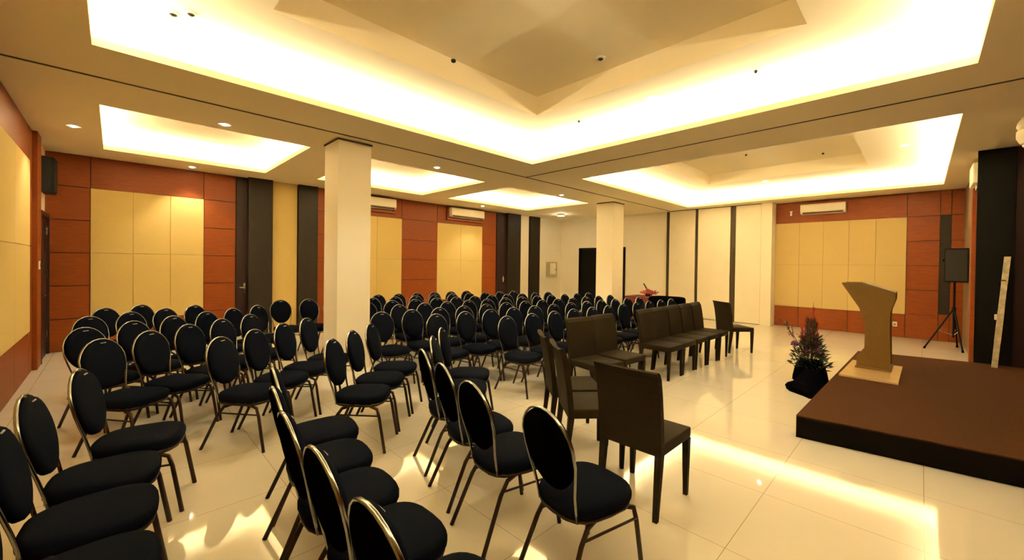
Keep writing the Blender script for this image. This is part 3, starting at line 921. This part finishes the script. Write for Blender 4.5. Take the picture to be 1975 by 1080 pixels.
for (x, y, h), lb in zip([(1.36, 3.66, -44), (1.68, 3.98, -45), (2.02, 4.30, -46)],
    ['black round-backed chair, closest of the three before the nearer pillar',
     'black round-backed chair with pale grip, middle of the three before the nearer pillar',
     'black round-backed chair, farthest of the three before the nearer pillar']):
    by_top(x, y, h, lb, G)
G = 'round-backed chairs in the row of four before the left block'
for i, (x, y, h) in enumerate([(.66, 4.37, -47), (.98, 4.65, -47), (1.31, 4.93, -47), (1.64, 5.20, -47)]):
    by_top(x, y, h, 'black round-backed chair, %s from the left wall side in the separate row of four' % ORD[i], G)
G = 'round-backed chairs of the left block'
rows = [
    [(-.09, 4.89, -48), (.23, 5.17, -48), (.55, 5.45, -49), (.88, 5.73, -50), (1.22, 6.00, -50)],
    [(-.22, 5.80, -54), (.14, 6.10, -52), (.50, 6.38, -52), (.86, 6.66, -52), (1.20, 6.92, -52), (1.56, 7.18, -52)],
    [(-.22, 6.90, -54), (.14, 7.20, -54), (.50, 7.48, -54), (.86, 7.76, -54)],
    [(-.10, 7.98, -54), (.28, 8.28, -54)],
]
RN = ['front', 'second', 'third', 'back']
for r_, row in enumerate(rows):
    for i, (x, y, h) in enumerate(row):
        by_top(x, y, h, 'black round-backed chair, %s from the left wall in the %s row of the left block' % (ORD[i], RN[r_]), G)
G = 'round-backed chairs standing behind the nearer pillar'
for (x, y, h), lb in zip([(2.09, 7.98, -80), (2.52, 7.86, -78), (2.70, 7.26, -74)],
    ['black chair with fully round pad before the cream strip of the rear wall',
     'black chair between the lone round pad and the nearer pillar, rear wall side',
     'black chair half hidden behind the nearer pillar']):
    by_top(x, y, h, lb, G)

# centre block: rows behind the brown chairs
G = 'round-backed chairs of the large centre block'
def crow(row_no, x0, y0, n, dx, skip=(), bend=0.0, head=-92, jit=.005):
    rj = random.Random(100+row_no)
    k = 0
    for i in range(n):
        x = x0+dx*i
        y = y0-bend*i
        hh = head+rj.uniform(-3, 3)
        if i < 3: y += .0; hh += (3-i)*2.5
        if i in skip or x+y > 14.7 or x > 8.5: continue
        by_top(x+rj.uniform(-jit, jit), y+rj.uniform(-jit, jit), hh,
               'black round-backed chair, %s from the nearer pillar side, %s row behind the brown chairs' % (ORD[k], ORD[row_no]), G)
        k += 1
crow(0, 3.66, 3.82, 11, .47, bend=.012)
crow(1, 3.08, 4.58, 13, .47, bend=.018)
crow(2, 2.62, 5.24, 15, .47, bend=.010)
crow(3, 3.30, 5.98, 13, .47, bend=.010)
crow(4, 3.10, 6.72, 14, .47, bend=.010)
crow(5, 3.55, 7.45, 13, .47, bend=.010)
crow(6, 4.0, 8.15, 13, .47, bend=.010)

# brown chairs
G = 'brown upholstered chairs'
BR = [
    (2.66, 1.345, 0, 'brown upholstered chair standing alone nearest the camera, seen from behind'),
    (2.84, 1.93, -41, 'brown upholstered chair with bare seat half hidden behind the nearest brown one'),
    (3.14, 2.34, -41, 'brown upholstered chair seen edge-on with curved lit top, by the black chairs'),
    (4.10, 2.72, -100, 'brown chair, first of the pair between the edge-on chair and the long brown row'),
    (4.62, 2.70, -94, 'brown chair, second of the pair before the gap in the brown front row'),
    (5.72, 2.66, -91, 'brown chair, first after the gap in the brown front row'),
    (6.19, 2.66, -90, 'brown chair, second after the gap in the brown front row'),
    (6.66, 2.65, -90, 'brown chair, third after the gap in the brown front row'),
    (7.13, 2.64, -90, 'brown chair, fourth after the gap in the brown front row'),
    (7.60, 2.63, -88, 'brown chair, fifth after the gap in the brown front row'),
    (8.48, 2.50, -38, 'brown chair turned askew at the far end of the brown front row'),
]
for x, y, h, lb in BR: place('b', x, y, h, lb, G)
